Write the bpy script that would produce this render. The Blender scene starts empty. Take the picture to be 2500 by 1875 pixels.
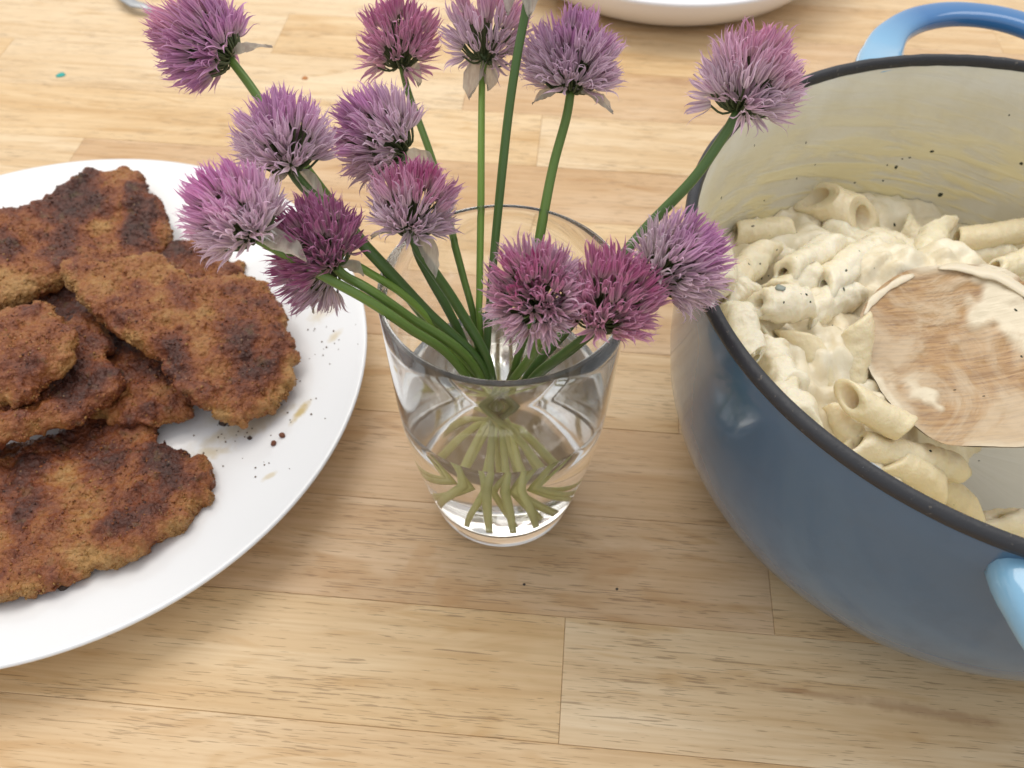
import bpy, math, random
import numpy as np
from mathutils import Vector, Matrix
random.seed(7); RNG = np.random.default_rng(11)
sc = bpy.context.scene
# ------------------------------------------------------------------ camera, light, exposure
TH, RO, H, FPX = 0.886375, 0.016144, 0.343784, 2200.0     # tilt, roll, height above table, focal length in photo pixels
R0 = np.array([1., 0, 0]); U0 = np.array([0, math.sin(TH), math.cos(TH)]); FW = np.array([0, math.cos(TH), -math.sin(TH)])
CR = math.cos(RO)*R0 + math.sin(RO)*U0; CU = -math.sin(RO)*R0 + math.cos(RO)*U0
cd = bpy.data.cameras.new('camera'); cam = bpy.data.objects.new('camera', cd); sc.collection.objects.link(cam); sc.camera = cam
cd.sensor_width = 36; cd.lens = 36*FPX/2500; cd.clip_start = .01; cd.clip_end = 20
cam.matrix_world = Matrix([[CR[0], CU[0], -FW[0], 0], [CR[1], CU[1], -FW[1], 0], [CR[2], CU[2], -FW[2], H], [0, 0, 0, 1]])
cd.dof.use_dof = True; cd.dof.focus_distance = .31; cd.dof.aperture_fstop = 16
def ray(px, py): return FW + CR*(px-1250)/FPX - CU*(py-937.5)/FPX
def W(px, py, d): v = ray(px, py)*d; return np.array([v[0], v[1], v[2]+H])          # photo point at a depth
def P(px, py, z=0.): v = ray(px, py); t = (H-z)/-v[2]; return np.array([v[0]*t, v[1]*t, z])   # photo point on a level
world = bpy.data.worlds.new('World'); sc.world = world; world.use_nodes = True
bg = world.node_tree.nodes['Background']; bg.inputs[0].default_value = (.96, .975, 1.0, 1); bg.inputs[1].default_value = .80
def area(name, loc, aim, sx, sy, watts, col):
    l = bpy.data.lights.new(name, 'AREA'); l.shape = 'RECTANGLE'; l.size = sx; l.size_y = sy; l.energy = watts; l.color = col
    o = bpy.data.objects.new(name, l); sc.collection.objects.link(o); o.location = loc
    o.rotation_euler = (Vector(aim)-Vector(loc)).to_track_quat('-Z', 'Y').to_euler(); return o
area('ceiling_lamp', (-.55, 1.15, 1.75), (0, .3, 0), 1.7, 1.1, 22, (1, .95, .87))
area('second_ceiling_lamp', (.75, .95, 1.9), (.1, .3, 0), 1.3, .8, 9, (1, .96, .9))
sc.view_settings.view_transform = 'Standard'; sc.view_settings.look = 'None'; sc.view_settings.exposure = 0; sc.view_settings.gamma = 1
sc.render.engine = 'CYCLES'; cy = sc.cycles
cy.use_denoising = True; cy.max_bounces = 160; cy.transmission_bounces = 160; cy.glossy_bounces = 160; cy.diffuse_bounces = 4; cy.transparent_max_bounces = 24
cy.caustics_refractive = True; cy.caustics_reflective = True; cy.blur_glossy = .6; cy.sample_clamp_indirect = 10
# ------------------------------------------------------------------ helpers
def tag(o, label=None, cat=None, group=None, kind=None):
    for k, v in (('label', label), ('category', cat), ('group', group), ('kind', kind)):
        if v: o[k] = v
    return o
def mesh(name, verts, faces, mat=None, smooth=True, attrs=None):
    me = bpy.data.meshes.new(name); me.from_pydata([tuple(map(float, v)) for v in verts], [], [tuple(map(int, f)) for f in faces])
    me.update()
    if smooth: me.polygons.foreach_set('use_smooth', [True]*len(me.polygons))
    for k, a in (attrs or {}).items():
        at = me.attributes.new(k, 'FLOAT', 'POINT'); at.data.foreach_set('value', np.asarray(a, dtype=np.float32))
    if mat: me.materials.append(mat)
    return me
def link(name, me, parent=None, loc=None):
    o = bpy.data.objects.new(name, me); sc.collection.objects.link(o)
    if parent is not None: o.parent = parent
    if loc is not None: o.location = loc
    return o
def empty(name, loc):
    o = bpy.data.objects.new(name, None); o.empty_display_size = .01; sc.collection.objects.link(o); o.location = loc; return o
def child(name, me, parent, world_mesh=True):
    o = link(name, me, parent)
    if world_mesh: o.location = -Vector(parent.location)    # mesh is in world coordinates
    return o
def lathe(prof, n=96, closed=True):
    V, F = [], []; m = len(prof)
    for i in range(n):
        a = 2*math.pi*i/n
        for r, z in prof: V.append((r*math.cos(a), r*math.sin(a), z))
    for i in range(n):
        j = (i+1) % n
        for k in range(m if closed else m-1):
            l = (k+1) % m
            F.append((i*m+k, j*m+k, j*m+l, i*m+l))
    return V, F
def spline(pts, n):
    pts = np.asarray(pts, float); m = len(pts)
    q = np.vstack([2*pts[0]-pts[1], pts, 2*pts[-1]-pts[-2]]); d = np.linalg.norm(np.diff(pts, axis=0), axis=1); cum = np.r_[0, np.cumsum(d)]
    out = []
    for s in np.linspace(0, cum[-1], n):
        i = min(max(np.searchsorted(cum, s)-1, 0), m-2); t = (s-cum[i])/max(d[i], 1e-9)
        p0, p1, p2, p3 = q[i:i+4]
        out.append(.5*((2*p1)+(-p0+p2)*t+(2*p0-5*p1+4*p2-p3)*t*t+(-p0+3*p1-3*p2+p3)*t**3))
    return np.array(out)
def tube(path, rad, n=10, cap=True, ell=1.0, up=None, box=1.0):
    bx = lambda v: math.copysign(abs(v)**box, v)
    path = np.asarray(path); m = len(path); rad = np.broadcast_to(rad, (m,))
    T = np.gradient(path, axis=0); T /= np.linalg.norm(T, axis=1)[:, None]+1e-12
    u = np.cross(T[0], up if up is not None else ([0, 0, 1] if abs(T[0][2]) < .9 else [1, 0, 0])); u /= np.linalg.norm(u)
    V, F = [], []
    for i in range(m):
        u = u-T[i]*(u@T[i]); u /= np.linalg.norm(u); w = np.cross(T[i], u)
        for k in range(n):
            a = 2*math.pi*k/n; V.append(path[i]+rad[i]*(bx(math.cos(a))*u+ell*bx(math.sin(a))*w))
    for i in range(m-1):
        for k in range(n):
            l = (k+1) % n; F.append((i*n+k, i*n+l, (i+1)*n+l, (i+1)*n+k))
    if cap: F.append(tuple(range(n))[::-1]); F.append(tuple(range((m-1)*n, m*n)))
    return V, F
_G = RNG.random((32, 32, 32))*2-1
def vnoise(p):                                     # smooth 3-D value noise
    p = np.asarray(p, float); i = np.floor(p).astype(int); f = p-i; f = f*f*f*(f*(f*6-15)+10); r = 0
    for a in (0, 1):
        for b in (0, 1):
            for c in (0, 1):
                w = (f[:, 0] if a else 1-f[:, 0])*(f[:, 1] if b else 1-f[:, 1])*(f[:, 2] if c else 1-f[:, 2])
                r = r+w*_G[(i[:, 0]+a) % 32, (i[:, 1]+b) % 32, (i[:, 2]+c) % 32]
    return r
def fbm(p, s, o=3, off=0.):
    p = np.asarray(p)*s+off; r = 0; a = 1
    for k in range(o): r = r+a*vnoise(p+k*7.3); p = p*2.03; a *= .5
    return r
# node material helper
class NM:
    def __init__(s, name, **kw):
        s.m = bpy.data.materials.new(name); s.m.use_nodes = True; s.t = s.m.node_tree; s.b = s.t.nodes['Principled BSDF']
        for k, v in kw.items(): s.set(k.replace('_', ' '), v)
    def set(s, k, v):
        k = {'Specular': 'Specular IOR Level', 'Transmission': 'Transmission Weight', 'Subsurface': 'Subsurface Weight', 'Coat': 'Coat Weight', 'Sheen': 'Sheen Weight'}.get(k, k)
        i = s.b.inputs[k]
        if hasattr(v, 'is_output'): s.t.links.new(v, i)
        elif isinstance(v, tuple) and len(v) == 3 and i.type == 'RGBA': i.default_value = (*v, 1)
        else: i.default_value = v
    def n(s, typ, **kw):
        nd = s.t.nodes.new(typ)
        for k, v in kw.items(): setattr(nd, k, v)
        return nd
    def put(s, inp, v):
        if hasattr(v, 'is_output'): s.t.links.new(v, inp)
        elif isinstance(v, tuple) and len(v) == 3 and inp.type == 'RGBA': inp.default_value = (*v, 1)
        else: inp.default_value = v
    def coord(s, which='Object', scale=(1, 1, 1), rot=(0, 0, 0), loc=(0, 0, 0)):
        c = s.n('ShaderNodeTexCoord').outputs[which]; m = s.n('ShaderNodeMapping'); s.t.links.new(c, m.inputs[0])
        m.inputs['Scale'].default_value = scale; m.inputs['Rotation'].default_value = rot; m.inputs['Location'].default_value = loc; return m.outputs[0]
    def noise(s, vec, scale=1., detail=3., rough=.55, dist=0.):
        n = s.n('ShaderNodeTexNoise'); s.t.links.new(vec, n.inputs['Vector']); n.inputs['Scale'].default_value = scale
        n.inputs['Detail'].default_value = detail; n.inputs['Roughness'].default_value = rough; n.inputs['Distortion'].default_value = dist; return n.outputs['Fac']
    def voro(s, vec, scale, out='Distance', rnd=1.):
        n = s.n('ShaderNodeTexVoronoi'); s.t.links.new(vec, n.inputs['Vector']); n.inputs['Scale'].default_value = scale; n.inputs['Randomness'].default_value = rnd; return n.outputs[out]
    def math(s, op, a, b=0., c=0., clamp=False):
        n = s.n('ShaderNodeMath', operation=op, use_clamp=clamp)
        for i, v in enumerate((a, b, c)): s.put(n.inputs[i], v)
        return n.outputs[0]
    def ramp(s, fac, stops, interp='LINEAR'):
        n = s.n('ShaderNodeValToRGB'); s.put(n.inputs[0], fac); e = n.color_ramp.elements; n.color_ramp.interpolation = interp
        while len(e) < len(stops): e.new(.5)
        for q, (p, c) in zip(e, stops): q.position = p; q.color = (*c, 1) if isinstance(c, tuple) else (c, c, c, 1)
        return n.outputs[0]
    def step(s, v, lo, hi):
        n = s.n('ShaderNodeMapRange', interpolation_type='SMOOTHSTEP'); s.put(n.inputs[0], v); n.inputs[1].default_value = lo; n.inputs[2].default_value = hi; return n.outputs[0]
    def mix(s, f, a, b, mode='MIX'):
        n = s.n('ShaderNodeMix', data_type='RGBA', blend_type=mode); s.put(n.inputs[0], f); s.put(n.inputs[6], a); s.put(n.inputs[7], b); return n.outputs[2]
    def attr(s, name, out='Fac'):
        n = s.n('ShaderNodeAttribute', attribute_name=name); return n.outputs[out]
    def objcol(s): return s.n('ShaderNodeObjectInfo').outputs['Color']
    def rand(s): return s.n('ShaderNodeObjectInfo').outputs['Random']
    def add(s, a, b):
        n = s.n('ShaderNodeVectorMath', operation='ADD'); s.put(n.inputs[0], a); s.put(n.inputs[1], b); return n.outputs[0]
    def bump(s, h, strength=.5, dist=.001):
        n = s.n('ShaderNodeBump'); n.inputs['Strength'].default_value = strength; n.inputs['Distance'].default_value = dist; s.put(n.inputs['Height'], h); s.set('Normal', n.outputs[0])
    def blob(s, pos, c, rx, ry, ang=0., soft=.5, warp=None):      # soft ellipse mask in object/world xy
        m = s.n('ShaderNodeMapping', vector_type='TEXTURE'); s.t.links.new(pos, m.inputs[0]); m.inputs['Location'].default_value = (c[0], c[1], 0)
        m.inputs['Rotation'].default_value = (0, 0, ang); m.inputs['Scale'].default_value = (rx, ry, 1e6)
        l = s.n('ShaderNodeVectorMath', operation='LENGTH'); s.t.links.new(m.outputs[0], l.inputs[0]); v = l.outputs['Value']
        if warp is not None: v = s.math('ADD', v, s.math('MULTIPLY', s.math('SUBTRACT', warp, .5), 1.6))
        r = s.n('ShaderNodeMapRange', interpolation_type='SMOOTHSTEP'); s.put(r.inputs[0], v); r.inputs[1].default_value = 1.; r.inputs[2].default_value = 1-soft; return r.outputs[0]
# ------------------------------------------------------------------ materials
def m_wood():
    m = NM('butcher_block_wood', Roughness=.42, Specular=.35)
    off = m.n('ShaderNodeCombineXYZ'); r = m.rand()
    m.put(off.inputs[0], m.math('MULTIPLY', r, 7.)); m.put(off.inputs[1], m.math('MULTIPLY', r, 13.)); m.put(off.inputs[2], m.math('MULTIPLY', r, 5.))
    base = m.add(m.n('ShaderNodeTexCoord').outputs['Object'], off.outputs[0])
    def c(sx, sy, rz=0.):
        q = m.n('ShaderNodeMapping'); m.t.links.new(base, q.inputs[0]); q.inputs['Scale'].default_value = (sx, sy, 40); q.inputs['Rotation'].default_value = (0, 0, rz); return q.outputs[0]
    cloud = m.noise(c(5, 22), 1, 3, .6, .8)
    streak = m.noise(c(7, 130, .03), 1, 3, .6, .5)
    fine = m.noise(c(25, 700, .05), 1, 2, .5)
    fig = m.noise(c(9, 45, -.05), 1, 2, .5, 3.0)
    tone = m.mix(m.step(cloud, .3, .7), (1.0, 1.0, 1.0), (.87, .80, .70))
    t2 = m.mix(m.step(streak, .42, .68), (1, 1, 1), (.91, .86, .79))
    t3 = m.mix(m.step(fig, .55, .72), (1, 1, 1), (.90, .84, .75))
    t4 = m.mix(m.step(fine, .35, .75), (1.03, 1.03, 1.03), (.93, .90, .86))
    col = m.mix(1, m.mix(1, m.mix(1, m.mix(1, m.objcol(), tone, 'MULTIPLY'), t2, 'MULTIPLY'), t3, 'MULTIPLY'), t4, 'MULTIPLY')
    # open pores: short dark dashes along the grain
    p1 = m.noise(c(95, 1900, .07), 1, 1.5, .5, .3); dens = m.noise(c(14, 60, .05), 1, 2, .5)
    pores = m.step(m.math('ADD', p1, m.math('MULTIPLY', dens, .30)), .775, .85)
    p2 = m.noise(c(50, 1150, .09), 1, 1, .5, .2)
    pores2 = m.step(m.math('ADD', p2, m.math('MULTIPLY', dens, .22)), .775, .85)
    pr = m.math('MAXIMUM', pores, pores2)
    col = m.mix(m.math('MULTIPLY', pr, .5), col, (.20, .115, .055))
    # stains and small knots on the table top
    pos = m.n('ShaderNodeNewGeometry').outputs['Position']; wp = m.noise(m.coord('Object', (1, 1, 1)), 90, 3, .6)
    stains = [((1020, 1400), .014, .007, .3), ((1100, 1440), .013, .009, -.3), ((940, 1480), .016, .004, .1), ((1040, 1345), .007, .005, 0), ((830, 1060), .018, .006, 0), ((1600, 720), .02, .01, 0), ((1500, 1380), .02, .012, .2)]
    s = 0.
    for (px, py), a, b, g in stains: s = m.math('MAXIMUM', s, m.blob(pos, P(px, py), a, b, g, .6, wp))
    col = m.mix(m.math('MULTIPLY', s, .38), col, (.50, .28, .12))
    dark = 0.
    for (px, py), a, b, g in [((2250, 1735), .05, .0035, -.16), ((1960, 1690), .035, .002, -.14), ((1650, 200), .03, .006, 0), ((720, 345), .03, .004, 0)]: dark = m.math('MAXIMUM', dark, m.blob(pos, P(px, py), a, b, g, .8, wp))
    col = m.mix(m.math('MULTIPLY', dark, .45), col, (.33, .165, .075))
    m.set('Base Color', col); m.set('Roughness', m.math('ADD', .34, m.math('MULTIPLY', cloud, .16)))
    m.bump(m.math('SUBTRACT', m.math('MULTIPLY', fine, .3), pr), .25, .0004); return m.m
WOOD = m_wood()
def m_simple(name, col, rough=.5, **kw):
    m = NM(name, **{'Base_Color': col, 'Roughness': rough, **kw}); return m.m
# ------------------------------------------------------------------ table: planks of a butcher block
GA = -0.0751283; G = np.array([math.cos(GA), math.sin(GA)]); GN = np.array([-math.sin(GA), math.cos(GA)])
table = empty('table', (0, 0, 0)); tag(table, kind='structure')
sub = mesh('table_core', [(-1.3, -.7, -.030), (1.3, -.7, -.030), (1.3, 1.6, -.030), (-1.3, 1.6, -.030), (-1.3, -.7, -.0016), (1.3, -.7, -.0016), (1.3, 1.6, -.0016), (-1.3, 1.6, -.0016)],
           [(3, 2, 1, 0), (4, 5, 6, 7), (0, 1, 5, 4), (1, 2, 6, 5), (2, 3, 7, 6), (3, 0, 4, 7)], m_simple('joint_glue', (.46, .32, .18), .8), False)
child('core', sub, table)
def plank(u0, u1, v0, v1, col):
    g = .00006; hx, hy = (u1-u0)/2-g, (v1-v0)/2-g; b = .0002; V = []
    for z, k in ((-.0015, 0), (-b, 0), (0, b)):
        V += [(-hx+k, -hy+k, z), (hx-k, -hy+k, z), (hx-k, hy-k, z), (-hx+k, hy-k, z)]
    F = [(8, 9, 10, 11)]
    for r in (0, 4):
        for i in range(4): j = (i+1) % 4; F.append((r+i, r+j, r+4+j, r+4+i))
    o = link('plank', mesh('plank', V, F, WOOD, False), table)
    c = G*(u0+u1)/2+GN*(v0+v1)/2; o.location = (c[0], c[1], random.uniform(-.00006, .00006)); o.rotation_euler = (0, 0, GA); o.color = (*col, 1)
C1, C2, C3, C4, C5 = (.76, .570, .345), (.725, .535, .325), (.67, .48, .30), (.78, .615, .41), (.55, .36, .2)
seams = {.1095: [-.40, .0113, .35], .160: [-.31, .0957, .42], .0585: [-.28, .16, .5], .0075: [-.1, .3], .2085: [-.15, .27], .257: [-.33, .06, .4], .306: [-.20, .20], .355: [-.41, -.02, .38],
         .404: [-.306, .12, .47], .453: [-.0213, .30], .507: [-.40, -.074, .245], .561: [-.215, .14, .5], .615: [-.45, -.02, .30]}
cols = {.1095: [C2, C1, C4, C1], .160: [C1, C3, C2, C1], .0585: [C1, C2, C1, C2], .2085: [C2, C3, C2], .257: [C1, C2, C3, C2], .306: [C4, C3, C2], .355: [C3, C2, C1, C2],
        .404: [C4, C3, C2, C3], .453: [C1, C4, C4], .507: [C1, C4, C3, C2], .561: [C4, C1, C3, C3], .615: [C1, C4, C2, C1]}
vs = [.0585-.0505*k for k in range(12, 0, -1)]+[.0585, .1095, .160, .2085, .257, .306, .355, .404, .453, .507, .561, .615]+[.615+.054*k for k in range(1, 16)]
for v0, v1 in zip(vs[:-1], vs[1:]):
    key = min(seams, key=lambda k: abs(k-v0))
    if abs(key-v0) < .002: cuts = seams[key]; cc = cols.get(key, [C1, C2, C4, C2])
    else: cuts = sorted(random.uniform(-.5, -.2)+.42*k for k in range(3)); cc = [random.choice([C1, C2, C3, C4, C1]) for _ in range(4)]
    xs = [-1.2, -.78]+cuts+[.85, 1.2]; cc = [C1]+cc+[C2, C1, C2, C1]
    for k in range(len(xs)-1): plank(xs[k], xs[k+1], v0, v1, cc[k])
# ------------------------------------------------------------------ white crockery
def m_plate():
    m = NM('white_glazed_ceramic', Roughness=.16, Specular=.5, Coat=.3); pos = m.n('ShaderNodeNewGeometry').outputs['Position']
    wp = m.noise(m.coord('Object'), 130, 3, .6); s = 0.
    for (px, py), a, b, g, k in [((600, 1030), .035, .009, .45, .55), ((735, 1015), .009, .0035, 1.1, 1.), ((500, 1090), .014, .005, .1, .6), ((790, 775), .012, .007, .8, .5), ((820, 840), .006, .003, 1, .6),
                              ((660, 1175), .005, .002, .6, .6), ((560, 1000), .02, .008, .3, .4), ((600, 690), .012, .006, .4, .5)]:
        s = m.math('MAXIMUM', s, m.math('MULTIPLY', m.blob(pos, P(px, py, .012), a, b, g, .9, wp), k))
    m.set('Base Color', m.mix(s, (.815, .815, .82), (.60, .47, .24))); return m.m
CER = m_plate()
PC = np.array([-.2215, .2732])
pl = [(.0001, .0062), (.05, .0062), (.088, .0066), (.105, .0085), (.122, .0130), (.138, .0178), (.148, .0206), (.1512, .0218), (.1524, .0216), (.1523, .0203), (.1490, .0180), (.138, .0140),
      (.122, .0090), (.106, .0042), (.095, .0015), (.090, .0), (.086, .0003), (.084, .0026), (.05, .0028), (.0001, .0028)]
V, F = lathe(pl, 160, False); dp = link('dinner_plate', mesh('dinner_plate', V, F, CER), loc=(*PC, 0)); tag(dp, 'large round white plate at the left holding the pile of fried cutlets', 'plate')
bl = [(.0001, .010), (.06, .0105), (.095, .0155), (.116, .022), (.131, .0335), (.1345, .0352), (.1368, .0348), (.1366, .0325), (.130, .0215), (.118, .0095), (.106, .0028), (.0985, .0), (.094, .0006), (.092, .004), (.0001, .0055)]
V, F = lathe(bl, 128, False); wb = link('serving_bowl', mesh('serving_bowl', V, F, m_simple('white_bowl_glaze', (.82, .80, .81), .18)), loc=(.115, .722, 0)); tag(wb, 'shallow white bowl at the top edge, behind the chives', 'bowl')
# grey utensil end at the upper left
a, b = P(305, -4, .006), P(345, 12, .006); e = a+(a-b)*0; d = (b-a)/np.linalg.norm(b-a)
pth = spline([b+d*.012-[0, 0, .002], b, a, a-d*.05+[.01, .04, .002], a-d*.12+[.02, .12, .004]], 24)
V, F = tube(pth, np.interp(np.linspace(0, 1, 24), [0, .06, .2, 1], [.0015, .0042, .0045, .0035]), 12, True, .35)
tg = link('spoon_handle', mesh('spoon_handle', V, F, m_simple('brushed_steel', (.40, .41, .42), .45, Metallic=.6))); tg.name = 'steel_spoon'; tag(tg, 'grey metal utensil end at the top edge behind the upper left chive flower', 'utensil')
# ------------------------------------------------------------------ breaded cutlets
def m_crust():
    m = NM('fried_breadcrumb_crust', Roughness=.55, Specular=.5, Coat=.12); m.set('Coat Roughness', .35)
    c = m.coord('Object'); b = m.attr('brown'); n1 = m.noise(c, 110, 5, .65); n2 = m.noise(c, 480, 3, .6); n3 = m.noise(c, 1300, 2, .5)
    f = m.math('ADD', b, m.math('ADD', m.math('MULTIPLY', m.math('SUBTRACT', n1, .5), .75), m.math('MULTIPLY', m.math('SUBTRACT', n2, .5), .40)))
    col = m.ramp(f, [(0, (.41, .215, .065)), (.16, (.34, .14, .034)), (.33, (.28, .088, .020)), (.50, (.18, .044, .012)), (.70, (.088, .022, .010)), (1, (.032, .013, .009))])
    gr = m.step(m.noise(c, 160, 2, .5), .60, .70); col = m.mix(m.math('MULTIPLY', gr, .2), col, (.16, .13, .03))
    sp = m.step(m.voro(c, 260), .16, .08); spm = m.step(m.noise(c, 300, 1, .5), .55, .62); col = m.mix(m.math('MULTIPLY', m.math('MULTIPLY', sp, spm), .75), col, (.035, .02, .010))
    lt = m.step(m.voro(m.coord('Object', (1, 1, 1), (0, 0, 0), (3, 1, 2)), 420), .20, .10); lm = m.step(n1, .52, .60); col = m.mix(m.math('MULTIPLY', m.math('MULTIPLY', lt, lm), .5), col, (.52, .33, .16))
    m.set('Base Color', col); m.set('Roughness', m.math('ADD', .35, m.math('MULTIPLY', n2, .35)))
    h = m.math('ADD', m.math('MULTIPLY', n2, .7), m.math('ADD', m.math('MULTIPLY', n3, .35), m.math('MULTIPLY', m.voro(c, 520), -.6))); m.bump(h, 1., .0016); return m.m
CRUST = m_crust()
def polydist(p, poly):
    a = poly; b = np.roll(poly, -1, 0); best = np.full(len(p), 9.)
    for q, r in zip(a, b):
        d = r-q; t = np.clip(((p-q)@d)/(d@d+1e-15), 0, 1); best = np.minimum(best, np.linalg.norm(p-q-t[:, None]*d, axis=1))
    return best
_g = (1+5**.5)/2
ICO = np.array([(-1, _g, 0), (1, _g, 0), (-1, -_g, 0), (1, -_g, 0), (0, -1, _g), (0, 1, _g), (0, -1, -_g), (0, 1, -_g), (_g, 0, -1), (_g, 0, 1), (-_g, 0, -1), (-_g, 0, 1)])/1.9
IFA = np.array([(0, 11, 5), (0, 5, 1), (0, 1, 7), (0, 7, 10), (0, 10, 11), (1, 5, 9), (5, 11, 4), (11, 10, 2), (10, 7, 6), (7, 1, 8), (3, 9, 4), (3, 4, 2), (3, 2, 6), (3, 6, 8), (3, 8, 9), (4, 9, 5), (2, 4, 11), (6, 2, 10), (8, 6, 7), (9, 8, 1)])
def cutlet(label, pix, z0, tilt, T, brown, seed, waves=.0032, dark=(), cz=None, pale=()):
    # outline points are photo points on the piece's own (tilted) plane z = z0 + tx*(x-cx) + ty*(y-cy)
    pix = np.array(pix, float); c0 = P(*pix.mean(0), z0)[:2]; tilt = np.array(tilt)
    pts = []
    for px, py in pix:
        v = ray(px, py); k = (z0-H-tilt@c0)/(v[2]-tilt@v[:2]); pts.append(v[:2]*k)
    pts = np.array(pts); dense = []
    sp = spline(np.vstack([pts, pts[:1]]), len(pts)*7)[:-1]
    sp = sp+.0016*np.c_[vnoise(np.c_[sp*260, np.full(len(sp), seed)]), vnoise(np.c_[sp*260+9, np.full(len(sp), seed)])]+.0006*np.c_[vnoise(np.c_[sp*430, np.full(len(sp), seed)]), vnoise(np.c_[sp*430+9, np.full(len(sp), seed)])]
    n = len(sp); L = sp-c0
    V = [(x, y, 0) for x, y in L]+[(x, y, T) for x, y in L]
    area2 = np.sum(L[:, 0]*np.roll(L[:, 1], -1)-np.roll(L[:, 0], -1)*L[:, 1])
    F = [tuple(range(n))[::-1], tuple(range(n, 2*n))]+[(i, (i+1) % n, n+(i+1) % n, n+i) for i in range(n)]
    if area2 < 0: F = [f[::-1] for f in F]
    tmp = bpy.data.objects.new('tmp', mesh('tmp', V, F)); sc.collection.objects.link(tmp)
    md = tmp.modifiers.new('r', 'REMESH'); md.mode = 'VOXEL'; md.voxel_size = .00085
    bpy.context.view_layer.update(); dg = bpy.context.evaluated_depsgraph_get(); me = bpy.data.meshes.new_from_object(tmp.evaluated_get(dg)); bpy.data.objects.remove(tmp)
    N = len(me.vertices); co = np.empty(N*3); me.vertices.foreach_get('co', co); co = co.reshape(-1, 3)
    d = polydist(co[:, :2], L); w = T*.95; e = np.clip(d/w, 0, 1); f = .22+.78*np.sqrt(np.clip(1-(1-e)**2, 0, 1))
    bulge = 1+.25*vnoise(np.c_[co[:, :2]*38, np.full(N, seed*3.1)])+.15*vnoise(np.c_[co[:, :2]*90, np.full(N, seed*1.7)])
    z = T/2+(co[:, 2]-T/2)*f*bulge
    wav = waves*vnoise(np.c_[co[:, :2]*28, np.full(N, seed*5.3)])*1.6
    co[:, 2] = z+wav+co[:, :2]@tilt+z0-T/2
    me.vertices.foreach_set('co', co.ravel()); me.update()
    nr = np.empty(N*3); me.vertices.foreach_get('normal', nr); nr = nr.reshape(-1, 3)
    k = co+[c0[0], c0[1], seed]
    dsp = .0014*fbm(k, 140, 2)+.0009*fbm(k, 400, 2)+.0007*np.abs(vnoise(k*640))
    pit = np.clip(fbm(k, 120, 1, 4.)-.62, 0, 1)*-.007
    co = co+nr*(dsp+pit)[:, None]
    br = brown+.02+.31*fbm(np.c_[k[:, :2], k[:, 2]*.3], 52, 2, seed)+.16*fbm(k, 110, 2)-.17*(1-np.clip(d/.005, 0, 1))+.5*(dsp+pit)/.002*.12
    wpt = co[:, :2]+c0
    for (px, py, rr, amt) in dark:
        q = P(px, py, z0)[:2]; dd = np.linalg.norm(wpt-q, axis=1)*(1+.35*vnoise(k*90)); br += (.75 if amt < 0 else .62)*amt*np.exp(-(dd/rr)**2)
    at = me.attributes.new('brown', 'FLOAT', 'POINT'); at.data.foreach_set('value', np.clip(br, 0, .78).astype(np.float32))
    me.vertices.foreach_set('co', co.ravel()); me.polygons.foreach_set('use_smooth', [True]*len(me.polygons)); me.update(); me.materials.clear(); me.materials.append(CRUST); me.name = 'cutlet'
    o = link('cutlet', me, loc=(c0[0], c0[1], 0))
    nr = np.empty(N*3); me.vertices.foreach_get('normal', nr); nr = nr.reshape(-1, 3); rn = np.random.default_rng(int(seed*10)); pick = rn.choice(N, min(N, int(N*.11)), replace=False); pick = pick[nr[pick, 2] > -.3]
    pick = pick[vnoise(co[pick]*120+seed) > -.25]; M = len(pick); ico = ICO[None]*(1+.35*rn.normal(size=(M, 12, 1)))*(rn.uniform(.00022, .00062, (M, 1, 1))*rn.uniform(.6, 1.3, (M, 1, 3)))
    cv = (ico+co[pick][:, None]+nr[pick][:, None]*.00012).reshape(-1, 3); cf = (IFA[None]+12*np.arange(M)[:, None, None]).reshape(-1, 3)
    cm = bpy.data.meshes.new('breadcrumbs'); cm.vertices.add(len(cv)); cm.vertices.foreach_set('co', cv.ravel()); cm.loops.add(cf.size); cm.loops.foreach_set('vertex_index', cf.ravel().astype(np.int32)); cm.polygons.add(len(cf)); cm.polygons.foreach_set('loop_start', np.arange(0, cf.size, 3, dtype=np.int32)); cm.update(); cm.validate()
    a2 = cm.attributes.new('brown', 'FLOAT', 'POINT'); a2.data.foreach_set('value', np.clip(np.repeat(br[pick]+rn.normal(-.10, .18, M), 12), 0, 1).astype(np.float32)); cm.materials.append(CRUST); ch = link('breadcrumbs', cm, o); ch['kind'] = 'stuff'
    return tag(o, label, 'cutlet', 'breaded cutlets piled on the white plate')
Z1 = lambda L: [(x*.4295, 350+y*.4295) for x, y in L]
Z2 = lambda L: [(x*.4295, 950+y*.4295) for x, y in L]
cutlet('fried cutlet with a dark upper edge, at the back of the pile', Z1([(-60, 450), (150, 350), (300, 262), (450, 182), (530, 148), (600, 168), (720, 160), (815, 215), (850, 300), (935, 380), (960, 490), (920, 600), (800, 655), (600, 690), (400, 740), (300, 800), (120, 880), (0, 945), (-250, 1000), (-420, 800), (-350, 600), (-200, 500)]),
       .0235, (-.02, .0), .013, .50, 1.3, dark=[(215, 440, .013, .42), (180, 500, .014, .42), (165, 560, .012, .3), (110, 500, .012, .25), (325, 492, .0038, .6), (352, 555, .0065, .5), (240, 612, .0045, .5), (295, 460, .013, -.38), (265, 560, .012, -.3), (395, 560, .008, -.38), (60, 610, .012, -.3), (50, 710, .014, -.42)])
cutlet('small browned cutlet end poking out behind the broad tilted cutlet, under the pink flower', Z1([(820, 680), (930, 615), (1000, 585), (1100, 562), (1200, 585), (1290, 640), (1370, 655), (1350, 700), (1280, 765), (1230, 830), (1100, 880), (900, 820), (800, 740)]),
       .0145, (0, 0), .010, .46, 2.4, dark=[(440, 610, .009, .4), (510, 640, .008, .2)])
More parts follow.
